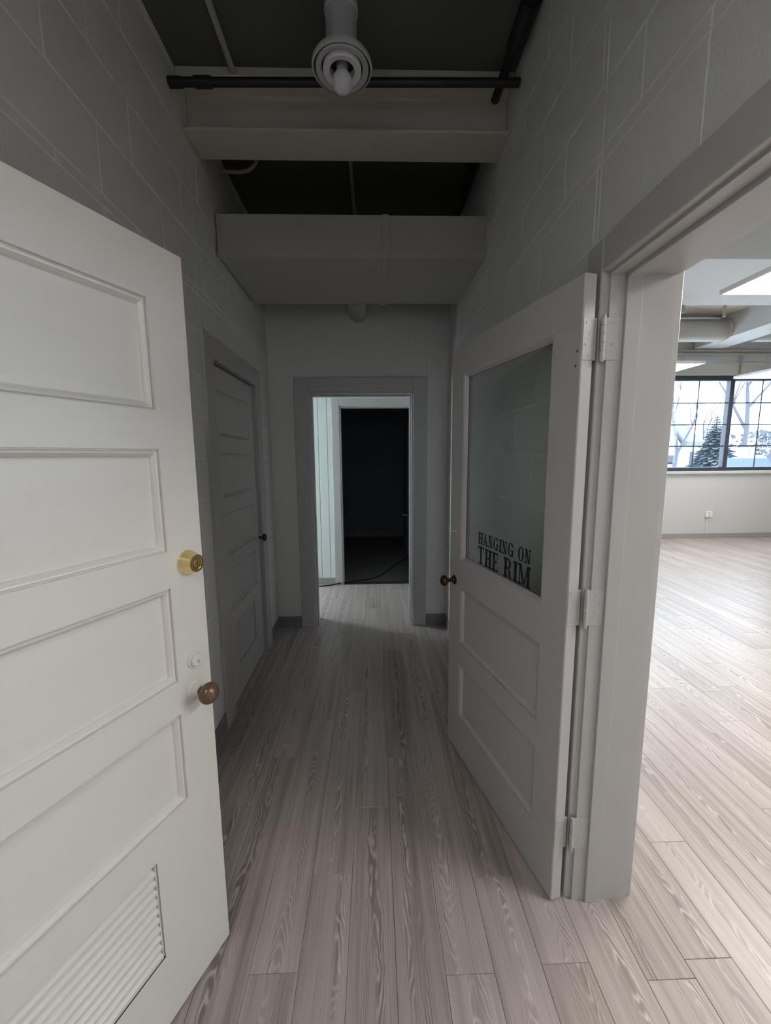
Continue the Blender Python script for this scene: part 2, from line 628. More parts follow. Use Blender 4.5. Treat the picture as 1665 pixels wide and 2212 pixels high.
# cross hall beyond the end wall, store room beyond that
HX0 = -2.1
W2Y = 4.722
wh = (-0.39, 0.47, -0.1, 2.085)
wall_hall = make_wall('wall_hall', (0, W2Y, 0), (1, 0), HX0 - .1, 0.9, 2.75, 0.11, [wh], 'trim_dark', 'white board panelled wall of the cross hall beyond the far doorway')
grooves = [HX0, -2.0, -1.9, -1.7, -1.45, -1.28, -1.18, -0.985, -0.83, -0.7195, -0.631, -0.529, -0.376, -0.149, 0.036, 0.1355, 0.34, 0.5, 0.63, 0.8]
for a, c in zip(grooves, grooves[1:]):
    for (pa, pc, z0, z1) in subtract_spans(a, c, 0.085, 2.6, [(-0.476, 0.556, 0, 2.166)]):
        if pc - pa < .015: continue
        MB().box(pa + .0025, pc - .0025, -0.009, 0.001, z0, z1, .002).build('board', 'board', wall_hall)
b = MB()
b.box(-0.476, -0.39, -0.02, 0.0, 0, 2.166, .003).box(0.47, 0.556, -0.02, 0, 0, 2.166, .003).box(-0.39, 0.47, -0.02, 0, 2.085, 2.166, .003)
b.box(-0.39, -0.375, -0.004, 0.11, 0, 2.085).box(0.455, 0.47, -0.004, 0.11, 0, 2.085).box(-0.39, 0.47, -0.004, 0.11, 2.07, 2.085)
o = b.build('trim_3', 'trim'); o.location = (0, W2Y, 0)
tag(o, 'pale grey casing around the doorway into the dark store room', 'trim', kind='structure')
o = MB().box(HX0, -0.478, -0.012, 0, 0, 0.085, .002).build('baseboard_hall', 'vinyl_tan'); o.location = (0, W2Y, 0)
tag(o, 'grey vinyl baseboard under the white panelled wall', 'baseboard', kind='structure')
# hall end walls, ceiling
hw_hole = (4.36, 4.70, 0.05, 2.5)
b = MB()
for a, c, e, g in subtract_spans(3.5, 4.9, -.05, 2.75, [hw_hole]):
    b.box(HX0 - .12, HX0, a, c, e, g)
tag(b.build('wall_hall_left', 'plaster'), 'white end wall of the cross hall holding the daylit glazed opening', 'wall', kind='structure')
tag(MB().box(-0.99, HX0 - .12, 3.55, 3.71, -.05, 2.75).build('wall_hall_near', 'plaster'), 'white near wall of the cross hall left of the corridor', 'wall', kind='structure')
tag(MB().box(HX0 - .12, 0.9, 3.6, 4.9, 2.65, 2.75).build('ceiling_hall', 'plaster'), 'white ceiling over the cross hall', 'ceiling', kind='structure')
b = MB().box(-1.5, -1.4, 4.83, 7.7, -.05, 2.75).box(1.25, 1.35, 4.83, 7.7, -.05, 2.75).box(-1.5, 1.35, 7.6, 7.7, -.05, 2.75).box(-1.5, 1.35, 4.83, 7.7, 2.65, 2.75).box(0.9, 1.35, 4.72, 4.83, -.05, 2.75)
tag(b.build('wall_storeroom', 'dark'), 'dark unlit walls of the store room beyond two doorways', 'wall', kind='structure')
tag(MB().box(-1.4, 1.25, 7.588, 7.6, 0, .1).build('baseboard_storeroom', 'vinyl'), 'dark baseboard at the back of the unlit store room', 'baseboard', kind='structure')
# glazed end of the hall
wn = empty('window_8', loc=(HX0 - .06, 0, 0))
tag(wn, 'tall glazed opening lighting the cross hall from its left end', 'window', kind='structure')
y0, y1, z0, z1 = hw_hole
MB().box(-.03, .03, y0, y0 + .04, z0, z1).box(-.03, .03, y1 - .04, y1, z0, z1).box(-.03, .03, y0, y1, z0, z0 + .05).box(-.03, .03, y0, y1, z1 - .05, z1).build('window_frame', 'winframe', wn)
MB().box(-.003, .003, y0 + .04, y1 - .04, z0 + .05, z1 - .05).build('glass_pane', 'winglass', wn)
dl_ = bpy.data.lights.new('hall_daylight', 'AREA')      # daylight falling through the hall glazing
dl_.shape = 'RECTANGLE'
dl_.size, dl_.size_y = z1 - z0 - .1, y1 - y0 - .08
dl_.energy = 14.0 * math.pi * dl_.size * dl_.size_y
dl_.color = (0.84, 0.93, 1.0)
dlo = bpy.data.objects.new('hall_daylight', dl_)
col.objects.link(dlo)
dlo.location = (HX0 - .14, (y0 + y1) / 2, (z0 + z1) / 2)
dlo.rotation_euler = (0, math.radians(-90), 0)

# ------------------------------------------------------------------ big room on the right
RX1 = 8.2
WY = 7.065
mull = [6.24 + 1.137 * k for k in range(-3, 2)]
win_hole = (mull[0] - .04, mull[-1] + .04, 1.214, 2.85)
wall_window = make_wall('wall_window', (0, WY, 0), (1, 0), 0.9, RX1 + .1, 4.0, 0.22, [win_hole], 'plaster',
                        'off-white wall under and over the row of large windows')
side_y0 = -1.2  # start of the window row added in the side wall
side_hole = (-(side_y0 + 4 * 1.137 + .04), -(side_y0 - .04), 1.214, 2.85)     # local x runs toward -y
wall_side = make_wall('wall_room_right', (RX1, 0, 0), (0, -1), -(WY + .2), 3.1, 4.0, 0.22, [side_hole], 'plaster',
                      'off-white side wall of the bright room with a row of windows added for light')
tag(MB().box(0.6, RX1 + .1, -3.12, -3.0, -.05, 4).build('wall_room_back', 'plaster'), 'off-white back wall of the bright room', 'wall', kind='structure')
tag(MB().box(0.83, 0.9, 3.5, WY + .1, -.05, 4).build('wall_partition', 'plaster'), 'off-white partition between bright room and cross hall', 'wall', kind='structure')
# room-side lining of the corridor wall
b = MB()
for a, c, e, g in subtract_spans(-3.05, 3.55, 0, 3.6, [(-0.67, 1.285, 0, 2.13)]):
    b.box(0.855, 0.862, a, c, e, g)
tag(b.build('wall_room_left', 'plaster'), 'off-white room side of the corridor wall beside the doorway', 'wall', kind='structure')
o = MB().box(0.91, RX1, -0.014, 0, 0, 0.089, .002).build('baseboard_window', 'vinyl_tan'); o.location = (0, WY, 0)
tag(o, 'taupe vinyl baseboard under the window wall', 'baseboard', kind='structure')
tag(MB().box(0.84, RX1 + .1, -3.1, WY + .2, 3.6, 3.72).build('ceiling_room', 'steel'), 'grey exposed deck ceiling high over the bright room', 'ceiling', kind='structure')
# sill and header bands
o = MB().box(win_hole[0] - .05, win_hole[1] + .05, -0.05, 0.1, 1.165, 1.214, .004).box(win_hole[0] - .05, win_hole[1] + .05, -0.012, 0.0, 1.135, 1.165).build('trim_4', 'plaster'); o.location = (0, WY, 0)
tag(o, 'pale sill running under the row of large windows', 'trim', kind='structure')
o = MB().box(0.91, RX1, -0.035, 0, 3.03, 3.055, .003).box(0.91, RX1, -0.02, 0, 2.86, 3.03).build('trim_5', 'steel'); o.location = (0, WY, 0)
tag(o, 'grey painted header band over the row of large windows', 'trim', kind='structure')
for z, r in ((3.245, .022), (3.185, .022)):
    o = MB().tube([(0.9, WY - .06, z), (RX1, WY - .06, z)], r, 10).build('conduit_pipe', 'conduit', smooth=40)
    tag(o, 'upper of two long horizontal pipes above the window header' if z > 3.2 else 'lower of two long horizontal pipes above the window header', 'pipe')
o = MB().tube([(6.28, WY - .045, 3.2), (6.28, WY - .045, 2.87)], .014, 8).build('conduit_pipe', 'conduit', smooth=40)
tag(o, 'short vertical conduit dropping to the window header', 'pipe')

# windows
def window_unit(name, mat4, a, c, label):
    wn = empty(name, mat4)
    tag(wn, label, 'window', kind='structure')
    z0, z1 = 1.214, 2.85
    f = .04
    MB().box(a, a + f, -.05, .05, z0, z1, .004).box(c - f, c, -.05, .05, z0, z1, .004).box(a + f, c - f, -.05, .05, z0, z0 + .065, .004).box(a + f, c - f, -.05, .05, z1 - .085, z1, .004).build('window_frame', 'winframe', wn)
    MB().box(a + f, c - f, -.004, .004, z0 + .06, z1 - .08).build('glass_pane', 'winglass', wn)
    for z in (1.65, 2.023, 2.395):
        MB().box(a + f, c - f, -.013, -.005, z - .010, z + .010).build('muntin_bar', 'winframe', wn)
    xm = (a + c) / 2
    MB().box(xm - .009, xm + .009, -.0135, -.0055, z0 + .065, z1 - .085).build('muntin_bar', 'winframe', wn)


for k, lb in enumerate(('gridded dark metal window at the left end of the far row, hidden by the jamb',
                        'gridded dark metal window second from the left of the far row, behind the jamb',
                        'large gridded dark metal window left of the thick mullion, showing the spruce outside',
                        'large gridded dark metal window right of the thick mullion, car outside')):
    window_unit('window_%d' % (k + 1), frame((0, WY + .08, 0), (1, 0)), mull[k], mull[k + 1], lb)
for k, nm in enumerate(('first', 'second', 'third', 'fourth')):  # out-of-view side windows, added to send light through the doorway
    window_unit('window_%d' % (k + 10), frame((RX1 + .08, 0, 0), (0, -1)), -(side_y0 + (k + 1) * 1.137), -(side_y0 + k * 1.137), 'unseen window added for light in the bright room side wall, %s from the back' % nm)
portal('side_window_portal', (RX1 + .2, side_y0 + 2.0 * 1.137, 2.03), (0, math.radians(90), 0), 1.64, 4 * 1.137)
portal('room_window_portal', ((win_hole[0] + win_hole[1]) / 2, WY + .2, 2.03), (math.radians(-90), 0, 0), win_hole[1] - win_hole[0], 1.64)

# soffits and duct in room
o = MB().box(0.9, RX1, 3.86, 4.99, 3.266, 3.6).build('ceiling_bulkhead', 'plaster')
tag(o, 'wide off-white boxed bulkhead crossing the bright room ceiling', 'bulkhead')
o = MB().box(5.40, 5.88, 4.99, WY - .09, 3.266, 3.6).build('ceiling_beam', 'plaster')
tag(o, 'off-white boxed beam running to the window wall', 'beam')
du = empty('round_duct', loc=(0, 6.4, 3.385))
tag(du, 'round painted air duct left of the boxed ceiling beam', 'duct')
MB().tube([(0.9, 0, 0), (5.395, 0, 0)], .16, 28).build('duct_tube', 'duct', du, smooth=40)
for x in (1.6, 2.8, 4.0, 4.55):
    MB().tube([(x - .012, 0, 0), (x + .012, 0, 0)], .164, 28).build('seam_band', 'duct', du, smooth=40)
MB().tube([(5.36, 0, 0), (5.395, 0, 0)], .168, 28).build('collar', 'steel', du, smooth=40)
du = empty('round_duct', loc=(0, 6.4, 3.385))
tag(du, 'round painted air duct right of the boxed ceiling beam', 'duct')
MB().tube([(5.885, 0, 0), (RX1, 0, 0)], .16, 28).build('duct_tube', 'duct', du, smooth=40)
for x in (6.6, 7.8): MB().tube([(x - .012, 0, 0), (x + .012, 0, 0)], .164, 28).build('seam_band', 'duct', du, smooth=40)
for i, (x, y, nm) in enumerate(((4.25, 5.75, 'left of the pair behind the bulkhead'), (4.95, 5.9, 'right of the pair behind the bulkhead'))):
    o = MB().tube([(x, y, 3.6), (x, y, 3.43)], .02, 8).build('hanger_rod', 'conduit', smooth=40)
    tag(o, 'short pale ceiling hanger, ' + nm, 'hanger')
for i, y in enumerate((5.35, 5.6)):
    o = MB().tube([(0.9, y, 3.575), (RX1, y, 3.575)], .02, 8).build('conduit_pipe', 'conduit', smooth=40)
    tag(o, ('nearer' if i == 0 else 'farther') + ' thin conduit under the deck between bulkhead and round duct', 'pipe')


def panel_light(x0, x1, y0, y1, z, label, top=3.6):
    e = empty('panel_light', loc=((x0 + x1) / 2, (y0 + y1) / 2, z))
    tag(e, label, 'light', 'hanging flat light panels in the bright room')
    X, Y = (x1 - x0) / 2, (y1 - y0) / 2
    b = MB()
    b.box(-X, -X + .012, -Y, Y, 0, .035).box(X - .012, X, -Y, Y, 0, .035).box(-X + .012, X - .012, -Y, -Y + .012, 0, .035).box(-X + .012, X - .012, Y - .012, Y, 0, .035)
    b.box(-X + .012, X - .012, -Y + .012, Y - .012, .02, .035)
    b.build('panel_housing', 'white', e)
    MB().quad((-X + .012, -Y + .012, .004), (-X + .012, Y - .012, .004), (X - .012, Y - .012, .004), (X - .012, -Y + .012, .004)).build('diffuser', 'panel', e, recalc=False)
    for sx in (-1, 1):
        for sy in (-.45, .2):
            zt = 3.266 if (3.86 < (y0 + y1) / 2 + sy * Y < 4.99) else top
            MB().tube([(sx * (X - .05), sy * Y, .035), (sx * (X - .05), sy * Y, zt - z)], .0015, 5).build('hanging_wire', 'conduit', e)


panel_light(3.78, 4.39, 5.45, 6.67, 2.70, 'flat hanging light panel seen beside the door jamb, left of window mullion')
panel_light(5.75, 6.36, 5.33, 6.55, 2.70, 'flat hanging light panel overlapping the window head at right')
panel_light(2.60, 3.82, 1.94, 3.16, 2.70, 'large flat hanging light panel below the near edge of the bulkhead')
panel_light(2.2, 3.42, -0.45, 0.77, 2.70, 'flat hanging light panel just inside the room, nearest the doorway')

panel_light(-.42, .19, -1.15, -0.54, 2.75, 'flat light panel added over the corridor as fill light, unseen behind the viewer', 3.235)  # extra lamp added behind the camera to brighten the corridor

# outlet on window wall
o = empty('wall_outlet', loc=(6.0, WY, 0.43))
tag(o, 'white wall outlet box low on the window wall', 'outlet')
MB().box(-.06, .06, -.035, -.001, -.05, .06, .006).build('outlet_box', 'white', o)
for z in (-.02, .03): MB().box(-.018, .018, -.039, -.034, z - .014, z + .014, .003).build('socket', 'plaster', o)
MB().tube([(-.01, -.012, -.05), (-.01, -.012, -.34)], .006, 8).build('cable_conduit', 'white', o)

# ------------------------------------------------------------------ corridor ceiling
b = MB().box(-1.05, 0.9, -2.75, 3.72, 3.235, 3.33)
tag(b.build('ceiling', 'deck'), 'dark unlit deck ceiling over the corridor', 'ceiling', kind='structure')
bm_ = empty('steel_beam', loc=(0, 0, 3.018))
tag(bm_, 'painted steel beam crossing the corridor under the dark ceiling', 'beam')
xl, xr = -0.856, 0.651
MB().box(xl, xr, 2.105, 2.30, 0, .012, .002).build('bottom_flange', 'steel', bm_)
MB().box(xl, xr, 2.16, 2.20, .012, .180).build('web', 'steel', bm_)
MB().box(xl, xr, 2.06, 2.30, .180, .217, .002).build('top_flange', 'steel', bm_)
pp = empty('black_pipe', loc=(0, 1.985, 3.118))
tag(pp, 'black iron pipe crossing the corridor in front of the steel beam', 'pipe')
MB().tube([(-.853, 0, -.008), (.650, 0, .012)], .0165, 14).build('pipe_run', 'blackpipe', pp, smooth=40)
MB().tube([(-.745, 0, -.0065), (-.675, 0, -.0055)], .0215, 14).build('coupling', 'blackpipe', pp, smooth=40)
MB().tube([(-.853, 0, -.008), (-.80, 0, -.0073)], .020, 14).build('coupling', 'blackpipe', pp, smooth=40)
pp = empty('black_pipe', loc=(0.585, 0, 3.197))
tag(pp, 'black pipe running along the top of the right corridor wall', 'pipe')
MB().tube([(.035, -1.5, 0), (0.0, 3.5, 0)], .020, 12).build('pipe_run', 'blackpipe', pp, smooth=40)
MB().tube([(.015, 1.72, -.004), (.013, 1.90, -.004)], .034, 14).build('coupling', 'blackpipe', pp, smooth=40)
o = MB().tube([(-.59, -1.5, 3.215), (-.598, 1.76, 3.215), (-.603, 2.06, 3.215)], .014, 10).build('ceiling_conduit', 'conduit', smooth=40)
tag(o, 'thin painted conduit running along the ceiling left of the lamp', 'pipe')
o = MB().tube([(-.85, 2.6, 3.153), (-.75, 2.6, 3.15), (-.70, 2.6, 3.16), (-.668, 2.6, 3.185), (-.655, 2.6, 3.21), (-.652, 2.6, 3.234)], .011, 10).build('bent_conduit', 'conduit', smooth=40)
tag(o, 'bent conduit stub curving up behind the steel beam', 'pipe')
o = MB().tube([(-.115, 2.31, 3.2), (-.115, 2.45, 3.2), (-.115, 3.51, 3.2)], .012, 10).build('ceiling_conduit', 'conduit', smooth=40)
tag(o, 'faint conduit in the dark bay between beam and boxed duct', 'pipe')

dk = empty('boxed_duct', loc=(0, 0, 2.635))
tag(dk, 'grey sheet metal boxed air duct crossing the corridor near its end', 'duct')
MB().box(-.850, .0735, 2.463, 3.172, 0, .222, .002).build('duct_section', 'duct', dk)
MB().box(.0835, .652, 2.467, 3.172, .003, .222, .002).build('duct_section', 'duct', dk)
MB().box(.060, .098, 2.455, 3.178, -.008, .222, .002).build('seam_flange', 'duct', dk)
MB().box(-.854, -.835, 2.458, 2.475, -.002, .222).build('end_flange', 'duct', dk)
o = MB().tube([(-.115, 3.178, 2.688), (-.115, 3.515, 2.688)], .076, 24).build('round_pipe_stub', 'duct', smooth=40)
tag(o, 'round painted pipe stub entering the end wall behind the boxed duct', 'pipe')

# ceiling lamp
lp = empty('ceiling_lamp', loc=(-.100, 1.70, 2.936))
tag(lp, 'old round ceiling lamp holder with an unlit white bulb', 'lamp')
MB().lathe([(.062, .30), (.062, .27), (.055, .262), (.055, .20), (.061, .195), (.061, .175), (.056, .168), (.056, .060), (.062, .040), (.098, .018), (.109, .010), (.111, .002), (.109, -.004), (.104, -.006), (.102, .004), (.102, .02), (.0, .022)], 44, close=False).build('lamp_canopy', 'porcelain', lp, smooth=35)
MB().lathe([(.1015, .003), (.0985, -.001), (.0965, .003)], 44, close=False).build('rim_gasket', 'black', lp, smooth=60)
MB().lathe([(.097, .016), (.097, -.004), (.094, -.008), (.076, -.002), (.0745, .012)], 44, close=False).build('retaining_ring', 'porcelain', lp, smooth=35)
MB().lathe([(.0745, .004), (.0700, .004)], 44, close=False).build('ring_gap', 'black', lp, smooth=60)
MB().lathe([(.070, .012), (.070, -.010), (.066, -.014), (.046, -.010), (.043, -.004), (.043, .020)], 44, close=False).build('socket_ring', 'bulb', lp, smooth=35)
MB().lathe([(.042, .014), (0, .014)], 24, close=False).build('socket_well', 'black', lp)
MB().lathe([(.021, .013), (.021, -.010), (.024, -.016), (.0, -.016)], 24, close=False).build('bulb_base', 'porcelain', lp, smooth=40)
MB().lathe([(.020, -.012), (.027, -.020), (.0335, -.032), (.0355, -.044), (.0335, -.058), (.026, -.069), (.014, -.076), (0, -.078)], 30, close=False).build('bulb', 'bulb', lp, smooth=60)

# ------------------------------------------------------------------ doors
MOULD = [(0, 0), (.0004, .007), (.0032, .007), (.006, .0025), (.010, .0035), (.016, .010), (.019, .0155), (.021, .016)]


def panel_door(name, width, ws, louver, mat, mat4, label, hinge_left=True):
    """local x: 0 at the latch edge, negative toward the hinge; y into the door; z up"""
    root = empty(name, mat4)
    tag(root, label, 'door', kind='structure')
    T = .044
    s = ws
    z0, z1 = .008, 2.030
    pz = [(1.643, 1.900), (1.292, 1.550), (.940, 1.196), (.593, .847)]
    lx0, lx1, lz0, lz1 = louver
    b = MB()
    b.stiles(-width, 0, s, s, T, z0, z1)
    zs = [z1 - .0] + [v for p in pz for v in (p[1], p[0])]
    zz = z1
    for lo, hi in pz:
        b.box(-width + s, -s, 0, T, hi, zz)
        zz = lo
    b.box(-width + s, -s, 0, T, lz1, zz)
    b.box(-width + s, lx0, 0, T, lz0, lz1).box(lx1, -s, 0, T, lz0, lz1)
    b.box(-width + s, -s, 0, T, z0, lz0)
    b.build('door_body', mat, root)
    for lo, hi in pz:
        p = MB().box(-width + s, -s, .016, T - .012, lo, hi).build('panel', mat, root)
        MB().frame_ring(-width + s, -s, lo, hi, MOULD).build('moulding', mat, p)
    lv = MB()
    lv.frame_ring(lx0, lx1, lz0, lz1, [(0, 0), (0, .005), (.004, .005), (.004, T)])
    lv = lv.build('vent_frame', mat, root)
    n = 10
    pit = (lz1 - lz0 - .008) / n
    sl = MB()
    X0, X1 = lx0 + .004, lx1 - .004
    # inverted chevron slat
    pr = [(.004, -.0035), (.020, .0110), (.037, -.0075), (.037, -.0105), (.020, .0075), (.004, -.0115)]
    sl.v = [(X0, y, z) for y, z in pr] + [(X1, y, z) for y, z in pr]
    for i in range(6):
        sl.f.append((i, (i + 1) % 6, 6 + (i + 1) % 6, 6 + i))
    sl.f += [(0, 1, 4, 5), (1, 2, 3, 4), (6, 7, 10, 11), (7, 8, 9, 10)]
    me = sl.mesh('slat', mat)
    for i in range(n):
        o = link('slat', me, lv)
        o.location = (0, 0, lz0 - .002 + pit * (i + .5))
    MB().box(X0, X1, .003, T, lz0, lz0 + .008).build('vent_sill', mat, lv)
    MB().box(X0, X1, .041, .043, lz0, lz1).build('vent_screen', 'dark', lv)
    return root


# left open door
dd = (0.3911, 0.9203)
door1 = panel_door('door_1', 0.872, .112, (-.653, -.219, .215, .500), 'door', frame((-.482, 1.122, 0), dd),
                   'pale warm grey panelled door with brass deadbolt and louvre vent, open at left')
# deadbolt (axis towards the viewer = -y)
db = MB().lathe([(.0, .0), (.0335, .0), (.0335, .003), (.032, .006), (.0250, .029), (.0240, .032), (.0235, .034), (.0200, .034), (.0190, .0305), (0, .0305)], 36, (-.054, 0, 1.251), '-y', False).build('deadbolt', 'brass', door1, smooth=30)
MB().lathe([(.018, .0308), (.0115, .0308), (.0115, .032), (0, .032)], 30, (-.054, 0, 1.251), '-y', False).build('cylinder_face', 'brass_dark', db, smooth=30)
MB().lathe([(.0105, .0315), (.0105, .0342), (.0095, .035), (0, .035)], 30, (-.054, 0, 1.251), '-y', False).build('key_plug', 'brass', db, smooth=30)
MB().box(-.0552, -.0528, -.0356, -.034, 1.246, 1.256).build('keyhole', 'black', db)
lk = MB().lathe([(0, 0), (.0225, 0), (.0225, .004), (.020, .006), (.0185, .0045), (.0165, .0045), (.016, .0115), (.0145, .013), (0, .013)], 32, (-.057, 0, .976), '-y', False).build('lock_cylinder', 'door', door1, smooth=30)
MB().lathe([(.0065, .0128), (.0065, .0148), (0, .015)], 20, (-.055, 0, .972), '-y', False).build('key_plug', 'door', lk, smooth=30)
MB().box(-.056, -.054, -.0156, -.0145, .968, .975).build('keyhole', 'black', lk)
kb = MB().lathe([(0, .022), (.011, .022), (.0085, .027), (.009, .033), (.0115, .035), (.020, .0365), (.0265, .041), (.0295, .048), (.029, .056), (.0245, .064), (.016, .0705), (.007, .073), (0, .0735)], 36, (-.062, 0, .889), '-y', False).build('door_knob', 'bronze', door1, smooth=50)
kb.scale = (1, 1, 1)
MB().lathe([(0, 0), (.0265, 0), (.0265, .003), (.024, .006), (.0185, .007), (.017, .012), (.0135, .014), (.0125, .021), (0, .021)], 32, (-.062, 0, .889), '-y', False).build('rosette', 'door', kb, smooth=30)
MB().lathe([(.010, .018), (.010, .028)], 20, (-.062, 0, .889), '-y', False).build('shank', 'oldbrass', kb, smooth=40)

# closed door in left wall : local x runs along wall, latch far
lwv = Vector((LWD[0], LWD[1])).normalized()


def on_left(y, off):   # point on left wall at given y, off metres into the wall
    return Vector((LW0[0] + LWD[0] * y, y)) + Vector((-lwv.y, lwv.x)) * off


p = on_left(3.068, .012)
door2 = panel_door('door_2', 0.806, .105, (-.60, -.205, .215, .500), 'door_grey', frame((p.x, p.y, .0), (lwv.x, lwv.y)),
                   'grey panelled door with louvre vent, closed in the left corridor wall')
kb = MB().lathe([(0, .030), (.0095, .030), (.009, .038), (.012, .041), (.022, .044), (.0275, .051), (.028, .058), (.024, .066), (.015, .072), (0, .0745)], 28, (-.058, 0, .93), '-y', False).build('door_knob', 'oldbrass', door2, smooth=50)
MB().lathe([(0, 0), (.026, 0), (.025, .005), (.017, .007), (.013, .014), (0, .014)], 24, (-.058, 0, .93), '-y', False).build('rosette', 'door_grey', kb, smooth=30)
MB().lathe([(.0095, .01), (.0095, .032)], 16, (-.058, 0, .93), '-y', False).build('shank', 'oldbrass', kb, smooth=40)
MB().lathe([(0, 0), (.02, 0), (.019, .005), (.013, .006), (.012, .012), (0, .012)], 24, (-.062, 0, 1.07), '-y', False).build('lock_cylinder', 'door_grey', door2, smooth=30)
for z in (1.80, 1.0, .27):
    h = MB().tube([(-.811, -.004, z - .055), (-.811, -.004, z - .008)], .0065, 10).tube([(-.811, -.004, z - .004), (-.811, -.004, z + .055)], .0065, 10).build('hinge', 'door_grey', door2, smooth=40)
    MB().tube([(-.811, -.004, z + .055), (-.811, -.004, z + .062)], .008, 10).build('pin_head', 'trim', h, smooth=40)
# casing of door 2 (local wall frame)
o = MB()
o.box(2.135, 2.262, -.02, 0, 0, 2.165, .003).box(3.07, 3.195, -.02, 0, 0, 2.165, .003).box(2.262, 3.07, -.02, 0, 2.046, 2.165, .003)
o.box(2.240, 2.258, -.004, .10, 0, 2.058).box(3.072, 3.09, -.004, .10, 0, 2.058).box(2.258, 3.072, -.004, .10, 2.046, 2.06)
o.box(2.258, 2.268, .058, .10, 0, 2.046).box(3.062, 3.072, .058, .10, 0, 2.046).box(2.24, 3.09, .10, .16, 0, 2.06)
o = o.build('trim_2', 'trim_dark'); o.matrix_world = wall_left.matrix_world
tag(o, 'grey wooden casing around the closed panelled door at left', 'trim', kind='structure')
# frame of door 1 opening
o = MB()
o.box(0.33, .425, -.02, 0, 0, 2.14, .003).box(-.66, -.565, -.02, 0, 0, 2.14, .003).box(-.565, .33, -.02, 0, 2.045, 2.14, .003)
o.box(.327, .345, -.004, .16, 0, 2.06).box(-.58, -.562, -.004, .16, 0, 2.06).box(-.562, .327, -.004, .16, 2.042, 2.06)
o = o.build('trim_6', 'trim'); o.matrix_world = wall_left.matrix_world
tag(o, 'casing of the doorway behind the open left door', 'trim', kind='structure')

# end-wall casing
o = MB()
o.box(-.665, -.548, -.022, 0, 0, 2.178, .003).box(.334, .452, -.022, 0, 0, 2.178, .003).box(-.548, .334, -.022, 0, 2.06, 2.178, .003)
o.box(-.553, -.535, -.010, .20, 0, 2.06).box(.322, .34, -.010, .20, 0, 2.06).box(-.535, .322, -.010, .20, 2.045, 2.066)
o.box(-.535, -.523, .05, .10, 0, 2.045, .002).box(.310, .322, .05, .10, 0, 2.045, .002).box(-.523, .310, .05, .10, 2.033, 2.045, .002)
o = o.build('trim_7', 'trim_dark'); o.location = (0, 3.52, 0)
tag(o, 'wide grey casing around the open doorway at the corridor end', 'trim', kind='structure')

# right doorway frame : world axes, opening y 0.315..1.19
o = MB()
yj = 1.187
AX = .642


def jamb(b, y, sgn):
    # sgn +1: far jamb (faces -y); face planes step out toward the opening
    b.box(.665, .856, y, y + sgn * .03, 0, 2.055)
    b.box(.707, .752, y - sgn * .010, y + sgn * .001, 0, 2.02, .0015)


jamb(o, yj, 1)
jamb(o, -.572, -1)
o.box(.665, .856, -.572, yj, 2.026, 2.055)
o.box(.707, .752, -.562, yj + .001, 2.014, 2.027, .0015)
o.build('jt', 'trim')
jt = bpy.data.objects['jt']; jt.name = 'trim_1'
tag(jt, 'light grey door frame with rabbet and stop at the right doorway', 'trim', kind='structure')
MB().box(AX, .668, yj + .009, 1.279, 0, 2.125, .003).build('casing_board', 'trim', jt)
MB().box(AX, .668, -.664, -.581, 0, 2.125, .003).build('casing_board', 'trim', jt)
MB().box(AX, .668, -.581, yj + .009, 2.034, 2.125, .003).build('casing_board', 'trim', jt)
MB().box(.858, .880, yj + .010, 1.285, 0, 2.13, .003).build('casing_board', 'trim', jt)
MB().box(.858, .880, -.67, -.582, 0, 2.13, .003).build('casing_board', 'trim', jt)
MB().box(.858, .880, -.582, yj + .010, 2.036, 2.13, .003).build('casing_board', 'trim', jt)

# right glazed door
hx, hy = .590, 1.183
sd = Vector((-.2399, .9708))
door3 = empty('door_3', frame((hx, hy, 0), (-sd.x, -sd.y)))
tag(door3, 'grey door with large lettered glass pane, swung open against the right wall', 'door', kind='structure')
T = .041
wd = .862
z0, z1 = .008, 2.026
b = MB()
s0 = .121
b.stiles(-wd, 0, .123, s0, T, z0, z1)
gx0, gx1, gz0, gz1 = -wd + .123, -s0, 1.023, 1.897
pz = [(.600, .886), (.207, .494)]
b.box(gx0, gx1, 0, T, gz1, z1).box(gx0, gx1, 0, T, pz[0][1], gz0)
b.box(gx0, gx1, 0, T, pz[1][1], pz[0][0]).box(gx0, gx1, 0, T, z0, pz[1][0])
b.build('door_body', 'door_grey', door3)
for lo, hi in pz:
    p = MB().box(gx0, gx1, .016, T - .012, lo, hi).build('panel', 'door_grey', door3)
    MB().frame_ring(gx0, gx1, lo, hi, MOULD).build('moulding', 'door_grey', p)
MB().frame_ring(gx0, gx1, gz0, gz1, [(0, 0), (.003, .003), (.008, .002), (.016, .014), (.018, .018)]).build('glazing_bead', 'door_grey', door3)
MB().frame_ring(gx0, gx1, gz0, gz1, [(.018, .022), (.016, .027), (.008, .039), (0, T)]).build('glazing_bead', 'door_grey', door3)
pane = MB().box(gx0 + .002, gx1 - .002, .0185, .0215, gz0 + .002, gz1 - .002).build('glass_pane', 'glass', door3)

# --- lettering on the glass (slab serif)
SW, TH, SF = .225, .10, .07


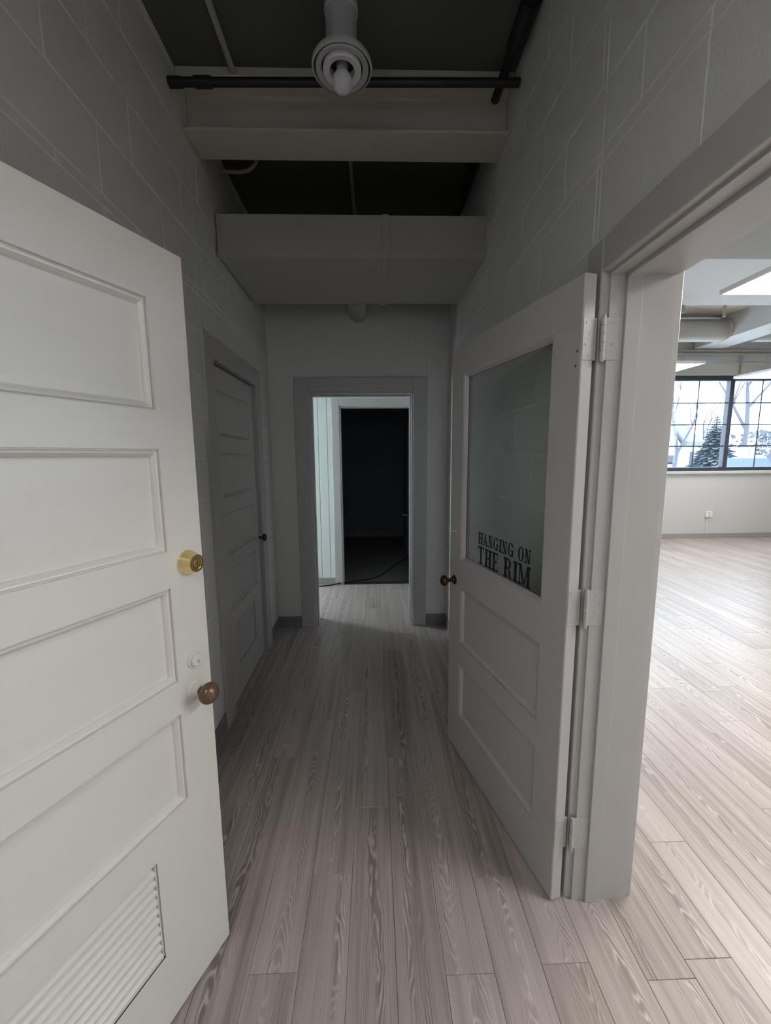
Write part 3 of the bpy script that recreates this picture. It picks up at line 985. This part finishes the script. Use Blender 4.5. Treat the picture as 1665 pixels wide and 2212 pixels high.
class Glyph(MB):
    def r(s, x0, x1, z0, z1):
        return s.quad((x0, 0, z0), (x1, 0, z0), (x1, 0, z1), (x0, 0, z1))

    def stem(s, x, top=True, bot=True):
        s.r(x, x + SW, 0, 1)
        if bot: s.r(x - SF, x + SW + SF, 0, TH)
        if top: s.r(x - SF, x + SW + SF, 1 - TH, 1)
        return s

    def arc(s, cx, cz, ro, zo, ri, zi, a0, a1, n=16):
        for i in range(n):
            A = math.radians(a0 + (a1 - a0) * i / n); B = math.radians(a0 + (a1 - a0) * (i + 1) / n)
            s.quad((cx + ro * math.cos(A), 0, cz + zo * math.sin(A)), (cx + ro * math.cos(B), 0, cz + zo * math.sin(B)),
                   (cx + ri * math.cos(B), 0, cz + zi * math.sin(B)), (cx + ri * math.cos(A), 0, cz + zi * math.sin(A)))
        return s


def glyph(ch):
    g = Glyph()
    if ch == 'H':
        g.stem(.08); g.stem(.47); g.r(.2, .5, .46, .46 + TH); return g, .74
    if ch == 'I':
        g.stem(.09); return g, .37
    if ch == 'T':
        g.r(.26, .45, 0, 1); g.r(.18, .53, 0, TH); g.r(.02, .69, 1 - TH, 1)
        g.r(.02, .085, .70, 1); g.r(.625, .69, .70, 1); return g, .71
    if ch == 'E':
        g.stem(.08); g.r(.0, .60, 0, TH); g.r(0, .58, 1 - TH, 1); g.r(.24, .44, .47, .47 + TH)
        g.r(.535, .60, 0, .30); g.r(.515, .58, .70, 1); g.r(.40, .455, .38, .64); return g, .63
    if ch == 'N':
        g.r(.10, .19, 0, 1); g.r(.0, .29, 0, TH); g.r(.0, .24, 1 - TH, 1)
        g.r(.53, .62, 0, 1); g.r(.43, .72, 1 - TH, 1)
        g.quad((.06, 0, 1), (.27, 0, 1), (.62, 0, 0), (.42, 0, 0)); return g, .74
    if ch == 'M':
        g.r(.10, .18, 0, 1); g.r(.0, .28, 0, TH); g.r(.0, .22, 1 - TH, 1)
        g.r(.72, .91, 0, 1); g.r(.64, .99, 0, TH); g.r(.80, .99, 1 - TH, 1)
        g.quad((.08, 0, 1), (.28, 0, 1), (.54, 0, .0), (.40, 0, .0))
        g.quad((.44, 0, .0), (.52, 0, .0), (.80, 0, 1), (.72, 0, 1)); return g, 1.01
    if ch == 'A':
        g.quad((.28, 0, 1), (.42, 0, 1), (.68, 0, 0), (.47, 0, 0)); g.quad((.28, 0, 1), (.36, 0, 1), (.17, 0, 0), (.08, 0, 0))
        g.r(.0, .27, 0, TH); g.r(.40, .76, 0, TH); g.r(.18, .52, .28, .28 + TH); return g, .77
    if ch == 'O':
        g.arc(.36, .5, .34, .53, .15, .45, 0, 360, 40); return g, .73
    if ch == 'G':
        g.arc(.36, .5, .34, .53, .15, .45, 38, 330, 32)
        g.r(.50, .69, .02, .46); g.r(.38, .76, .40, .40 + TH); g.r(.60, .67, .66, 1.0); return g, .78
    if ch == 'R':
        g.stem(.08); g.r(.0, .45, 1 - TH, 1); g.r(.2, .42, .46, .46 + TH)
        g.arc(.40, .73, .27, .27, .09, .19, -90, 90, 14)
        g.arc(.42, .25, .23, .25, .05, .19, 0, 80, 10); g.r(.47, .65, .08, .26); g.arc(.70, .10, .23, .10, .05, .03, 180, 300, 10)
        return g, .80
    return g, .40


def letter_line(text, xl, xr, zb, h):
    tot = sum(glyph(c)[1] + .05 for c in text) - .05
    sx = (xr - xl) / tot
    out = MB()
    x = 0
    for c in text:
        g, wv = glyph(c)
        bse = len(out.v)
        out.v += [(xl + (x + p[0]) * sx, 0, zb + p[2] * h) for p in g.v]
        out.f += [tuple(bse + i for i in f) for f in g.f]
        x += wv + .05
    return out


for tx, a, c, zb, h in (('HANGING ON', -.601, -.214, 1.137, .053), ('THE RIM', -.602, -.211, 1.047, .080)):
    o = letter_line(tx, a, c, zb, h).build('lettering', 'ink', pane, recalc=False)
    o.location = (0, .0178, 0)
    tag(o, 'black slab serif capital letters')

# knob and lock on door 3
kb = MB().lathe([(0, .030), (.0095, .030), (.009, .040), (.012, .043), (.022, .046), (.0275, .053), (.028, .060), (.024, .068), (.015, .074), (0, .0765)], 30, (-.801, 0, .910), '-y', False).build('door_knob', 'oldbrass', door3, smooth=50)
MB().lathe([(0, 0), (.024, 0), (.023, .006), (.016, .008), (.012, .015), (0, .015)], 24, (-.801, 0, .910), '-y', False).build('rosette', 'oldbrass', kb, smooth=30)
MB().lathe([(.0095, .01), (.0095, .033)], 16, (-.801, 0, .910), '-y', False).build('shank', 'oldbrass', kb, smooth=40)
kb = MB().lathe([(0, T), (.0095, T), (.0095, T + .04), (.022, T + .046), (.028, T + .058), (.022, T + .07), (0, T + .075)], 30, (-.801, 0, .910), 'y', False).build('door_knob', 'oldbrass', door3, smooth=50)
tl = MB().lathe([(0, 0), (.017, 0), (.016, .005), (.009, .007), (0, .007)], 24, (-.80, 0, 1.158), '-y', False).build('thumb_lock', 'door_grey', door3, smooth=30)
MB().box(-.812, -.786, -.020, -.006, 1.155, 1.161, .002).build('thumb_turn', 'white', tl)

for zz_ in (1.822, 1.782):
    MB().lathe([(.0035, .0005), (0, .0005)], 10, (-.016 - (1.822 - zz_) * .1, 0, zz_), '-y', False).build('screw_hole', 'black', door3)

# hinges of door 3 (world coordinates, parented to door frame)
inv = door3.matrix_world.inverted()
for zc in (1.852, 1.056, .264):
    hz = .0575
    rr = .0066
    prof_ = [(0, -hz - .007), (.005, -hz - .006), (rr, -hz - .001)]
    for kz in (-.6, -.2, .2, .6):
        prof_ += [(rr, hz * kz - .0012), (rr - .0018, hz * kz - .0004), (rr - .0018, hz * kz + .0004), (rr, hz * kz + .0012)]
    prof_ += [(rr, hz + .001), (.0052, hz + .006), (0, hz + .007)]
    hg = MB().lathe(prof_, 16, (.0468, -.012, 0), 'z', False)
    hg = hg.build('hinge', 'trim', door3, smooth=35)
    hg.location = (0, 0, zc)
    # leaf on the door edge (door local: plane x = 0)
    MB().box(.0, .0022, .001, .047, -hz, hz, .0008).build('hinge_leaf', 'trim', hg)
    for i, (yy, zz_) in enumerate(((.012, .044), (.024, .015), (.012, -.015), (.024, -.044))):
        MB().lathe([(0, .002), (.0042, .002), (.0038, .0034), (0, .0036)], 12, (0, yy, zz_), 'x', False).build('screw', 'trim', hg, smooth=40)
    # leaf on the jamb rabbet
    lf = MB().box(.646, .7065, yj - .0025, yj, -hz, hz, .0008)
    for i, (xx, zz_) in enumerate(((.680, .044), (.695, .015), (.680, -.015), (.695, -.044))):
        lf.lathe([(0, 0), (.004, 0), (.0036, .0012), (0, .0014)], 12, (xx, yj - .0025, zz_), '-y', False)
    lf = lf.build('hinge_leaf', 'trim', hg)
    lf.matrix_parent_inverse = Matrix.Translation((0, 0, 0))
    lf.matrix_basis = Matrix.Translation((0, 0, -zc)) @ inv @ Matrix.Translation((0, 0, zc))
    # barrel was laid out in door space; move it onto the pin axis
for hg in [c for c in door3.children if c.name.startswith('hinge')]:
    me = hg.data
    pin = inv @ Vector((.6475, 1.180, 0))
    for v in me.vertices:
        v.co.x += pin.x - .0468
        v.co.y += pin.y + .012

# baseboards in the corridor
o = MB().box(.43, 2.134, -.012, -.004, 0, .10, .002).box(3.196, 3.515, -.012, -.004, 0, .10, .002).build('baseboard_left', 'vinyl')
o.matrix_world = wall_left.matrix_world
tag(o, 'dark grey vinyl baseboard along the left corridor wall', 'baseboard', kind='structure')
o = MB().box(-3.515, -1.282, -.012, -.004, 0, .10, .002).build('baseboard_right', 'vinyl')
o.matrix_world = wall_right.matrix_world
tag(o, 'dark grey vinyl baseboard along the right corridor wall', 'baseboard', kind='structure')
o = MB().box(-.870, -.667, -.013, -.004, 0, .10, .002).box(.454, .63, -.013, -.004, 0, .10, .002).build('baseboard_end', 'vinyl')
o.location = (0, 3.52, 0)
tag(o, 'dark grey vinyl baseboard on the corridor end wall', 'baseboard', kind='structure')

# ------------------------------------------------------------------ floor
fb = MB()
fb.box(-2.2, 0.9, -2.75, W2Y + .05, -.15, -.004).box(0.6, RX1 + .1, -3.1, WY + .1, -.15, -.004).box(-2.1, -.9, -1.2, .9, -.15, -.004)
floor = fb.build('floor', 'slab')
tag(floor, 'floor of grey brown wood-look vinyl planks through corridor and room', 'floor', kind='structure')
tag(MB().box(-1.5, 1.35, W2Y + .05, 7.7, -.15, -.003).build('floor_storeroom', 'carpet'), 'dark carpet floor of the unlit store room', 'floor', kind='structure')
PL = 1.172
over = {-2: 1.019, -1: 1.306, 0: 1.588, 1: 1.876, 2: .998, 3: 1.276, 4: 1.014, 7: 1.011, 8: 1.384, 13: 2.427, 16: 2.430, 17: 2.725, 18: 3.02, 19: 3.312, 20: 3.60, 23: 3.30, 24: 3.527}
spans = []
for k in range(-15, 76):
    xa = PX0 + (k - 0) * PW
    xa = PX0 + k * PW
    xb = xa + PW
    ph = over.get(k, 1.588 + .287 * k)
    ranges = []
    xm = (xa + xb) / 2
    if xm < -0.95:
        ranges.append((3.70, W2Y + .05)) if xm > HX0 - .05 else None
        if xm > -2.05: ranges.append((-1.1, .8))
    elif xm < .67:
        ranges.append((-2.7, W2Y + .05))
    elif xm < .86:
        ranges.append((-3.0, W2Y + .05))
    elif xm < RX1:
        ranges.append((-3.0, WY))
    for y0, y1 in ranges:
        n = math.floor((y0 - ph) / PL)
        y = ph + n * PL
        while y < y1:
            a, c = max(y, y0), min(y + PL, y1)
            y += PL
            if c - a > .02:
                spans.append((xa, xb, a, c))


def project(p):
    c = CM @ Vector((p[0], p[1], p[2] - H))
    if c[2] < .02: return None
    return 832.5 + F_PX * c[0] / c[2], 1106 + F_PX * c[1] / c[2]


def seen_area(sp):
    xa, xb, a, c = sp
    cnt = 0
    tot = 0.0
    n = 10
    for i in range(n):
        y = a + (c - a) * (i + .5) / n
        x = (xa + xb) / 2
        q = project((x, y, 0))
        if q is None or not (0 <= q[0] <= 1665 and 0 <= q[1] <= 2212): continue
        if x > .66 and y > 1.19 * max(x, .876) / .876 - .02: continue
        if x <= .66 and (y > 4.8 or x < -.88): continue
        d = math.hypot(x, y)
        tot += (c - a) / n / max(d, .5) ** 3
    return tot


spans.sort(key=seen_area, reverse=True)
pm = {}


def plank_geo(b, xa, xb, a, c):
    g = .0005
    e = .0009
    xa += g; xb -= g; a += g; c -= g
    i = len(b.v)
    b.v += [(xa, a, -.004), (xb, a, -.004), (xb, c, -.004), (xa, c, -.004), (xa, a, -e), (xb, a, -e), (xb, c, -e), (xa, c, -e),
            (xa + e, a + e, 0), (xb - e, a + e, 0), (xb - e, c - e, 0), (xa + e, c - e, 0)]
    for r in (0, 4):
        for k in range(4):
            b.f.append((i + r + k, i + r + (k + 1) % 4, i + r + 4 + (k + 1) % 4, i + r + 4 + k))
    b.f.append((i + 8, i + 9, i + 10, i + 11))


NP = 298
for xa, xb, a, c in spans[:NP]:
    L_ = round(c - a, 3)
    if L_ not in pm:
        b = MB()
        plank_geo(b, -PW / 2, PW / 2, -L_ / 2, L_ / 2)
        pm[L_] = b.mesh('plank', 'floor', recalc=False)
    o = link('plank', pm[L_], floor)
    o.location = ((xa + xb) / 2, (a + c) / 2, 0)
b = MB()
rv = []
for xa, xb, a, c in spans[NP:]:
    plank_geo(b, xa, xb, a, c)
    rv += [rng.random()] * 12
me = b.mesh('plank_field', 'floor', recalc=False)
at = me.attributes.new('rnd', 'FLOAT', 'POINT')
at.data.foreach_set('value', rv)
o = link('plank_field', me, floor)
tag(o, kind='stuff')

# cord, threshold
o = MB().box(-.375, .455, W2Y - .012, W2Y + .055, -.002, .010, .004).build('threshold_strip', 'black')
tag(o, 'black threshold strip across the store room doorway', 'threshold')
pts = [(-1.6, 4.45), (-1.2, 4.55), (-.9, 4.60), (-.712, 4.625), (-.55, 4.66), (-.422, 4.70), (-.36, 4.74), (-.26, 4.80), (-.15, 4.855), (-.062, 4.895), (.01, 4.96), (.08, 5.08), (.135, 5.19), (.17, 5.268), (.25, 5.5), (.45, 5.9)]
o = MB().tube([(x, y, .009 + (.011 if 4.69 < y < 4.81 else 0)) for x, y in pts], .0075, 8).build('power_cord', 'black', smooth=60)
tag(o, 'black power cord snaking across the threshold on the floor', 'cord')
dl = empty('store_door', loc=(0.50, 6.1, 0))
tag(dl, 'dark open door edge inside the store room with a pale lever handle', 'door')
MB().box(0, .04, 0, .8, .01, 2.03, .003).build('door_leaf', 'dark', dl)
hd = MB().tube([(0, .06, .62), (-.05, .06, .62), (-.055, .16, .62)], .011, 8).build('lever_handle', 'white', dl, smooth=50)

# ------------------------------------------------------------------ outside
tag(MB().box(-60, 90, -40, 140, -.5, -.25).build('ground', 'snow'), 'bright snowy ground outside the windows', 'ground', kind='structure')


def at(px, py, Y):
    v = CM.transposed() @ Vector(((px - 832.5) / F_PX, (py - 1106) / F_PX, 1))
    t = Y / v[1]
    return Vector((v[0] * t, Y, H + v[2] * t))


def bare_tree(base, h, lean, seed, label, thick=.014):
    r = random.Random(seed)
    root = empty('bare_tree', loc=base)
    tag(root, label, 'tree', 'leafless trees outside the windows')
    trunk, br = MB(), MB()

    def grow(mb, p, d, L, rad, depth):
        n = 4
        pts, rs = [p.copy()], [rad]
        q = p.copy()
        dd_ = d.copy()
        for i in range(n):
            dd_ = (dd_ + Vector((r.uniform(-.14, .14), r.uniform(-.14, .14), r.uniform(-.05, .1)))).normalized()
            q = q + dd_ * (L / n)
            pts.append(q.copy()); rs.append(rad * (1 - .5 * (i + 1) / n))
        mb.tube(pts, rs, 6 if depth else 10)
        if depth >= 4: return
        for i in range(3 if depth else 5):
            k = r.randint(2, n)
            a = r.uniform(0, 6.28)
            sp = r.uniform(.45, .85)
            nd = (dd_ + Vector((math.cos(a) * sp, math.sin(a) * sp, r.uniform(0, .25)))).normalized()
            grow(br, pts[k], nd, L * r.uniform(.5, .72), rs[k] * .72, depth + 1)
    grow(trunk, Vector((0, 0, -.2)), Vector((lean, 0, 1)).normalized(), h * .45, h * thick, 0)
    trunk.build('trunk', 'bark', root, smooth=60)
    tag(br.build('branches', 'bark', root, smooth=60), kind='stuff')
    return root


G = -.25
p = at(1490, 990, 20); bare_tree((p.x - .9, 20, G), 8.5, .18, 3, 'thin leaning leafless tree left of the spruce')
p = at(1606, 960, 34); bare_tree((p.x, 34, G), 17, .03, 5, 'tall thick leafless tree right of the window mullion')
p = at(1656, 950, 38); bare_tree((p.x + .5, 38, G), 14, -.02, 9, 'leafless tree at the right edge of the window view')
p = at(1520, 950, 60); bare_tree((p.x, 60, G), 14, .05, 12, 'distant leafless tree behind the spruce')

# spruce
sp_b = at(1541, 984, 27)
sp_t = at(1544, 893, 27)
root = empty('spruce_tree', loc=(sp_b.x, 27, G))
tag(root, 'dark snowy spruce seen through the window beside the mullion', 'tree')
hh = sp_t.z - G
MB().tube([(0, 0, 0), (0, 0, hh)], [.14, .02], 8).build('trunk', 'bark', root, smooth=60)
b = MB()
r5 = random.Random(11)
for i in range(26):
    t = i / 26
    z = .35 + t * (hh - .45)
    R_ = (1 - t) * hh * .40 + .08
    nb = max(6, int(17 * (1 - t) + 5))
    for k in range(nb):
        a = 6.283 * (k + r5.random() * .8) / nb
        l = R_ * r5.uniform(.75, 1.12)
        d = Vector((math.cos(a), math.sin(a), 0))
        sd_ = Vector((-d.y, d.x, 0))
        w_ = .10 + .14 * l
        p0 = Vector((0, 0, z + .12 * l))
        p1 = d * (l * .55) + Vector((0, 0, z - .02 * l))
        p2 = d * l + Vector((0, 0, z - .16 * l))
        th = Vector((0, 0, .10 * l + .04))
        b.quad(p0, p1 + sd_ * w_, p2, p1 - sd_ * w_)
        b.quad(p0 - th, p1 + sd_ * w_ - th * .8, p2, p1 - sd_ * w_ - th * .8)
        b.quad(p0, p1 + th * .4, p2, p1 - th * 1.2)
tag(b.build('foliage', 'needle', root, recalc=False), kind='stuff')


def house(name, x0, x1, y0, y1, eave, ridge, mat, label, wins, ridge_x=True):
    root = empty(name, loc=(0, 0, G))
    tag(root, label, 'house')
    bb = MB().box(x0, x1, y0, y1, 0, eave)
    if ridge_x:
        ym = (y0 + y1) / 2
        bb.quad((x0, y0, eave), (x0, y1, eave), (x0, ym, ridge)).quad((x1, y0, eave), (x1, y1, eave), (x1, ym, ridge))
        rf = MB()
        for ya, e in ((y0 - .3, 1), (y1 + .3, -1)):
            rf.quad((x0 - .3, ya, eave - .1), (x1 + .3, ya, eave - .1), (x1 + .3, ym, ridge), (x0 - .3, ym, ridge))
            rf.quad((x0 - .3, ya, eave + .08), (x1 + .3, ya, eave + .08), (x1 + .3, ym, ridge + .18), (x0 - .3, ym, ridge + .18))
            rf.quad((x0 - .3, ya, eave - .1), (x1 + .3, ya, eave - .1), (x1 + .3, ya, eave + .08), (x0 - .3, ya, eave + .08))
    else:
        xm = (x0 + x1) / 2
        bb.quad((x0, y0, eave), (x1, y0, eave), (xm, y0, ridge)).quad((x0, y1, eave), (x1, y1, eave), (xm, y1, ridge))
        rf = MB()
        for xa in (x0 - .3, x1 + .3):
            rf.quad((xa, y0 - .3, eave - .1), (xa, y1 + .3, eave - .1), (xm, y1 + .3, ridge), (xm, y0 - .3, ridge))
            rf.quad((xa, y0 - .3, eave + .08), (xa, y1 + .3, eave + .08), (xm, y1 + .3, ridge + .18), (xm, y0 - .3, ridge + .18))
            rf.quad((xa, y0 - .3, eave - .1), (xm, y0 - .3, ridge), (xm, y0 - .3, ridge + .18), (xa, y0 - .3, eave + .08))
    bb.build('house_walls', mat, root)
    rf.build('roof', 'roof', root, recalc=False)
    for (a, c, z0, z1) in wins:
        f = MB().box(a - .08, c + .08, y0 - .05, y0 - .001, z0 - .08, z1 + .08).build('window_trim', 'siding_pale', root)
        MB().box(a, c, y0 - .06, y0 - .045, z0, z1).build('window_pane', 'dkglass', f)
    return root


q0, q1 = at(1425, 925, 48), at(1487, 925, 48)
m1, m2 = at(1457, 940, 48), at(1471, 945, 48)
ez = at(1470, 926, 48).z - G
house('blue_house', q0.x, q1.x, 48, 56, ez, ez + 2.0, 'siding', 'pale blue two-storey house far outside the window', [(m1.x - .25, m1.x + .25, m1.z - G - .5, m1.z - G + .6), (m2.x - .35, m2.x + .35, m2.z - G - 1.0, m2.z - G + .8)])
q0, q1 = at(1428, 970, 36), at(1470, 970, 36)
ez = at(1470, 960, 36).z - G
house('small_house', q0.x, q1.x, 36, 42, ez, ez + 1.3, 'siding_pale', 'small white gabled house in front of the blue house', [(q1.x - 1.2, q1.x - .6, .8, 1.6)], False)
q0, q1 = at(1484, 970, 40), at(1513, 970, 40)
ez = at(1490, 957, 40).z - G
house('garage_house', q0.x, q1.x, 40, 45, ez, ez + 1.4, 'siding_pale', 'white garage with a dark opening beside the spruce', [(at(1490, 970, 40).x, at(1499, 970, 40).x, .15, 1.9)])

# delivery truck, car, signs, hedge
tr = empty('delivery_truck', loc=(at(1606, 990, 31).x, 31, G))
tag(tr, 'white box truck parked outside behind the blue car', 'truck')
wt = at(1632, 985, 31).x - at(1583, 985, 31).x
ht = at(1606, 966, 31).z - G
MB().box(-wt / 2, wt / 2, 0, 3.2, .55, ht, .06).build('cargo_box', 'siding_pale', tr)
MB().box(wt / 2 + .05, wt / 2 + .9, .2, 3.0, .5, ht * .72, .08).build('cab', 'siding_pale', tr)
for x in (-wt / 2 + .35, wt / 2 + .2):
    MB().tube([(x, -.05, .32), (x, .2, .32)], .32, 18).build('wheel', 'black', tr, smooth=40)
c0, c1 = at(1612, 1003, 15.5), at(1700, 1003, 15.5)
cw = c1.x - c0.x
cr = empty('parked_car', loc=(c0.x, 15.5, G))
tag(cr, 'blue car parked close outside the right window', 'car')
ch = at(1620, 990, 15.5).z - G
prof = [(0, .35), (0, .62 * ch), (.03, .70 * ch), (.14, .74 * ch), (.26, ch), (.58, ch), (.74, .70 * ch), (.97, .60 * ch), (1, .45 * ch), (1, .35)]
b = MB()
nv = len(prof)
for y, ins in ((0, 0), (1.7, 0)):
    b.v += [(x * cw, y + (.14 if z > .75 * ch else 0) * (1 if y == 0 else -1), z) for x, z in prof]
for i in range(nv):
    b.f.append((i, (i + 1) % nv, nv + (i + 1) % nv, nv + i))
b.f += [tuple(range(nv)), tuple(range(nv, 2 * nv))]
b.build('car_body', 'carpaint', cr)
MB().quad((.17 * cw, .055, .76 * ch), (.39 * cw, .055, .76 * ch), (.39 * cw, .13, .97 * ch), (.265 * cw, .13, .97 * ch)).quad((.41 * cw, .055, .76 * ch), (.70 * cw, .055, .74 * ch), (.575 * cw, .13, .97 * ch), (.41 * cw, .13, .97 * ch)).build('side_glass', 'dkglass', cr)
MB().box(-.02, .03 * cw, .05, .35, .52 * ch, .66 * ch, .01).build('tail_lamp', 'tail', cr)
MB().box(-.02, .03 * cw, 1.35, 1.65, .52 * ch, .66 * ch, .01).build('tail_lamp', 'tail', cr)
for x in (.2, .8):
    for y in (-.03, 1.5): MB().tube([(x * cw, y, .33), (x * cw, y + .22, .33)], .33, 18).build('wheel', 'black', cr, smooth=40)
for (px, lab) in ((1591, 'white street sign panel left of the thick bare tree'), (1622, 'white street sign panel right of the thick bare tree')):
    pq = at(px, 954, 30)
    e = empty('street_sign', loc=(pq.x, 30, G))
    tag(e, lab, 'sign', 'street signs outside')
    MB().box(-.27, .27, -.02, .02, pq.z - G - .25, pq.z - G + .25, .01).build('sign_panel', 'siding_pale', e)
    MB().box(-.10, .08, -.03, -.019, pq.z - G - .05, pq.z - G + .08, .01).build('sign_emblem', 'dkglass', e)
    MB().tube([(0, .04, 0), (0, .04, pq.z - G + .2)], .03, 8).build('sign_post', 'roof', e)
hb = MB()
r6 = random.Random(4)
hp0, hp1 = at(1636, 950, 45), at(1720, 950, 45)
for i in range(420):
    c = Vector((r6.uniform(hp0.x, hp1.x), r6.uniform(45, 49), r6.uniform(0, 4.2) ** 1.0))
    s_ = r6.uniform(.2, .5)
    n_ = Vector((r6.uniform(-1, 1), r6.uniform(-1, 1), r6.uniform(-1, 1))).normalized()
    t_ = n_.orthogonal().normalized() * s_
    u_ = n_.cross(t_).normalized() * s_ * .5
    hb.quad(c - t_, c - u_, c + t_, c + u_)
o = hb.build('evergreen_hedge', 'hedge', recalc=False)
o.location = (0, 0, G)
tag(o, 'dark evergreen thicket at the right edge of the window view', 'hedge')
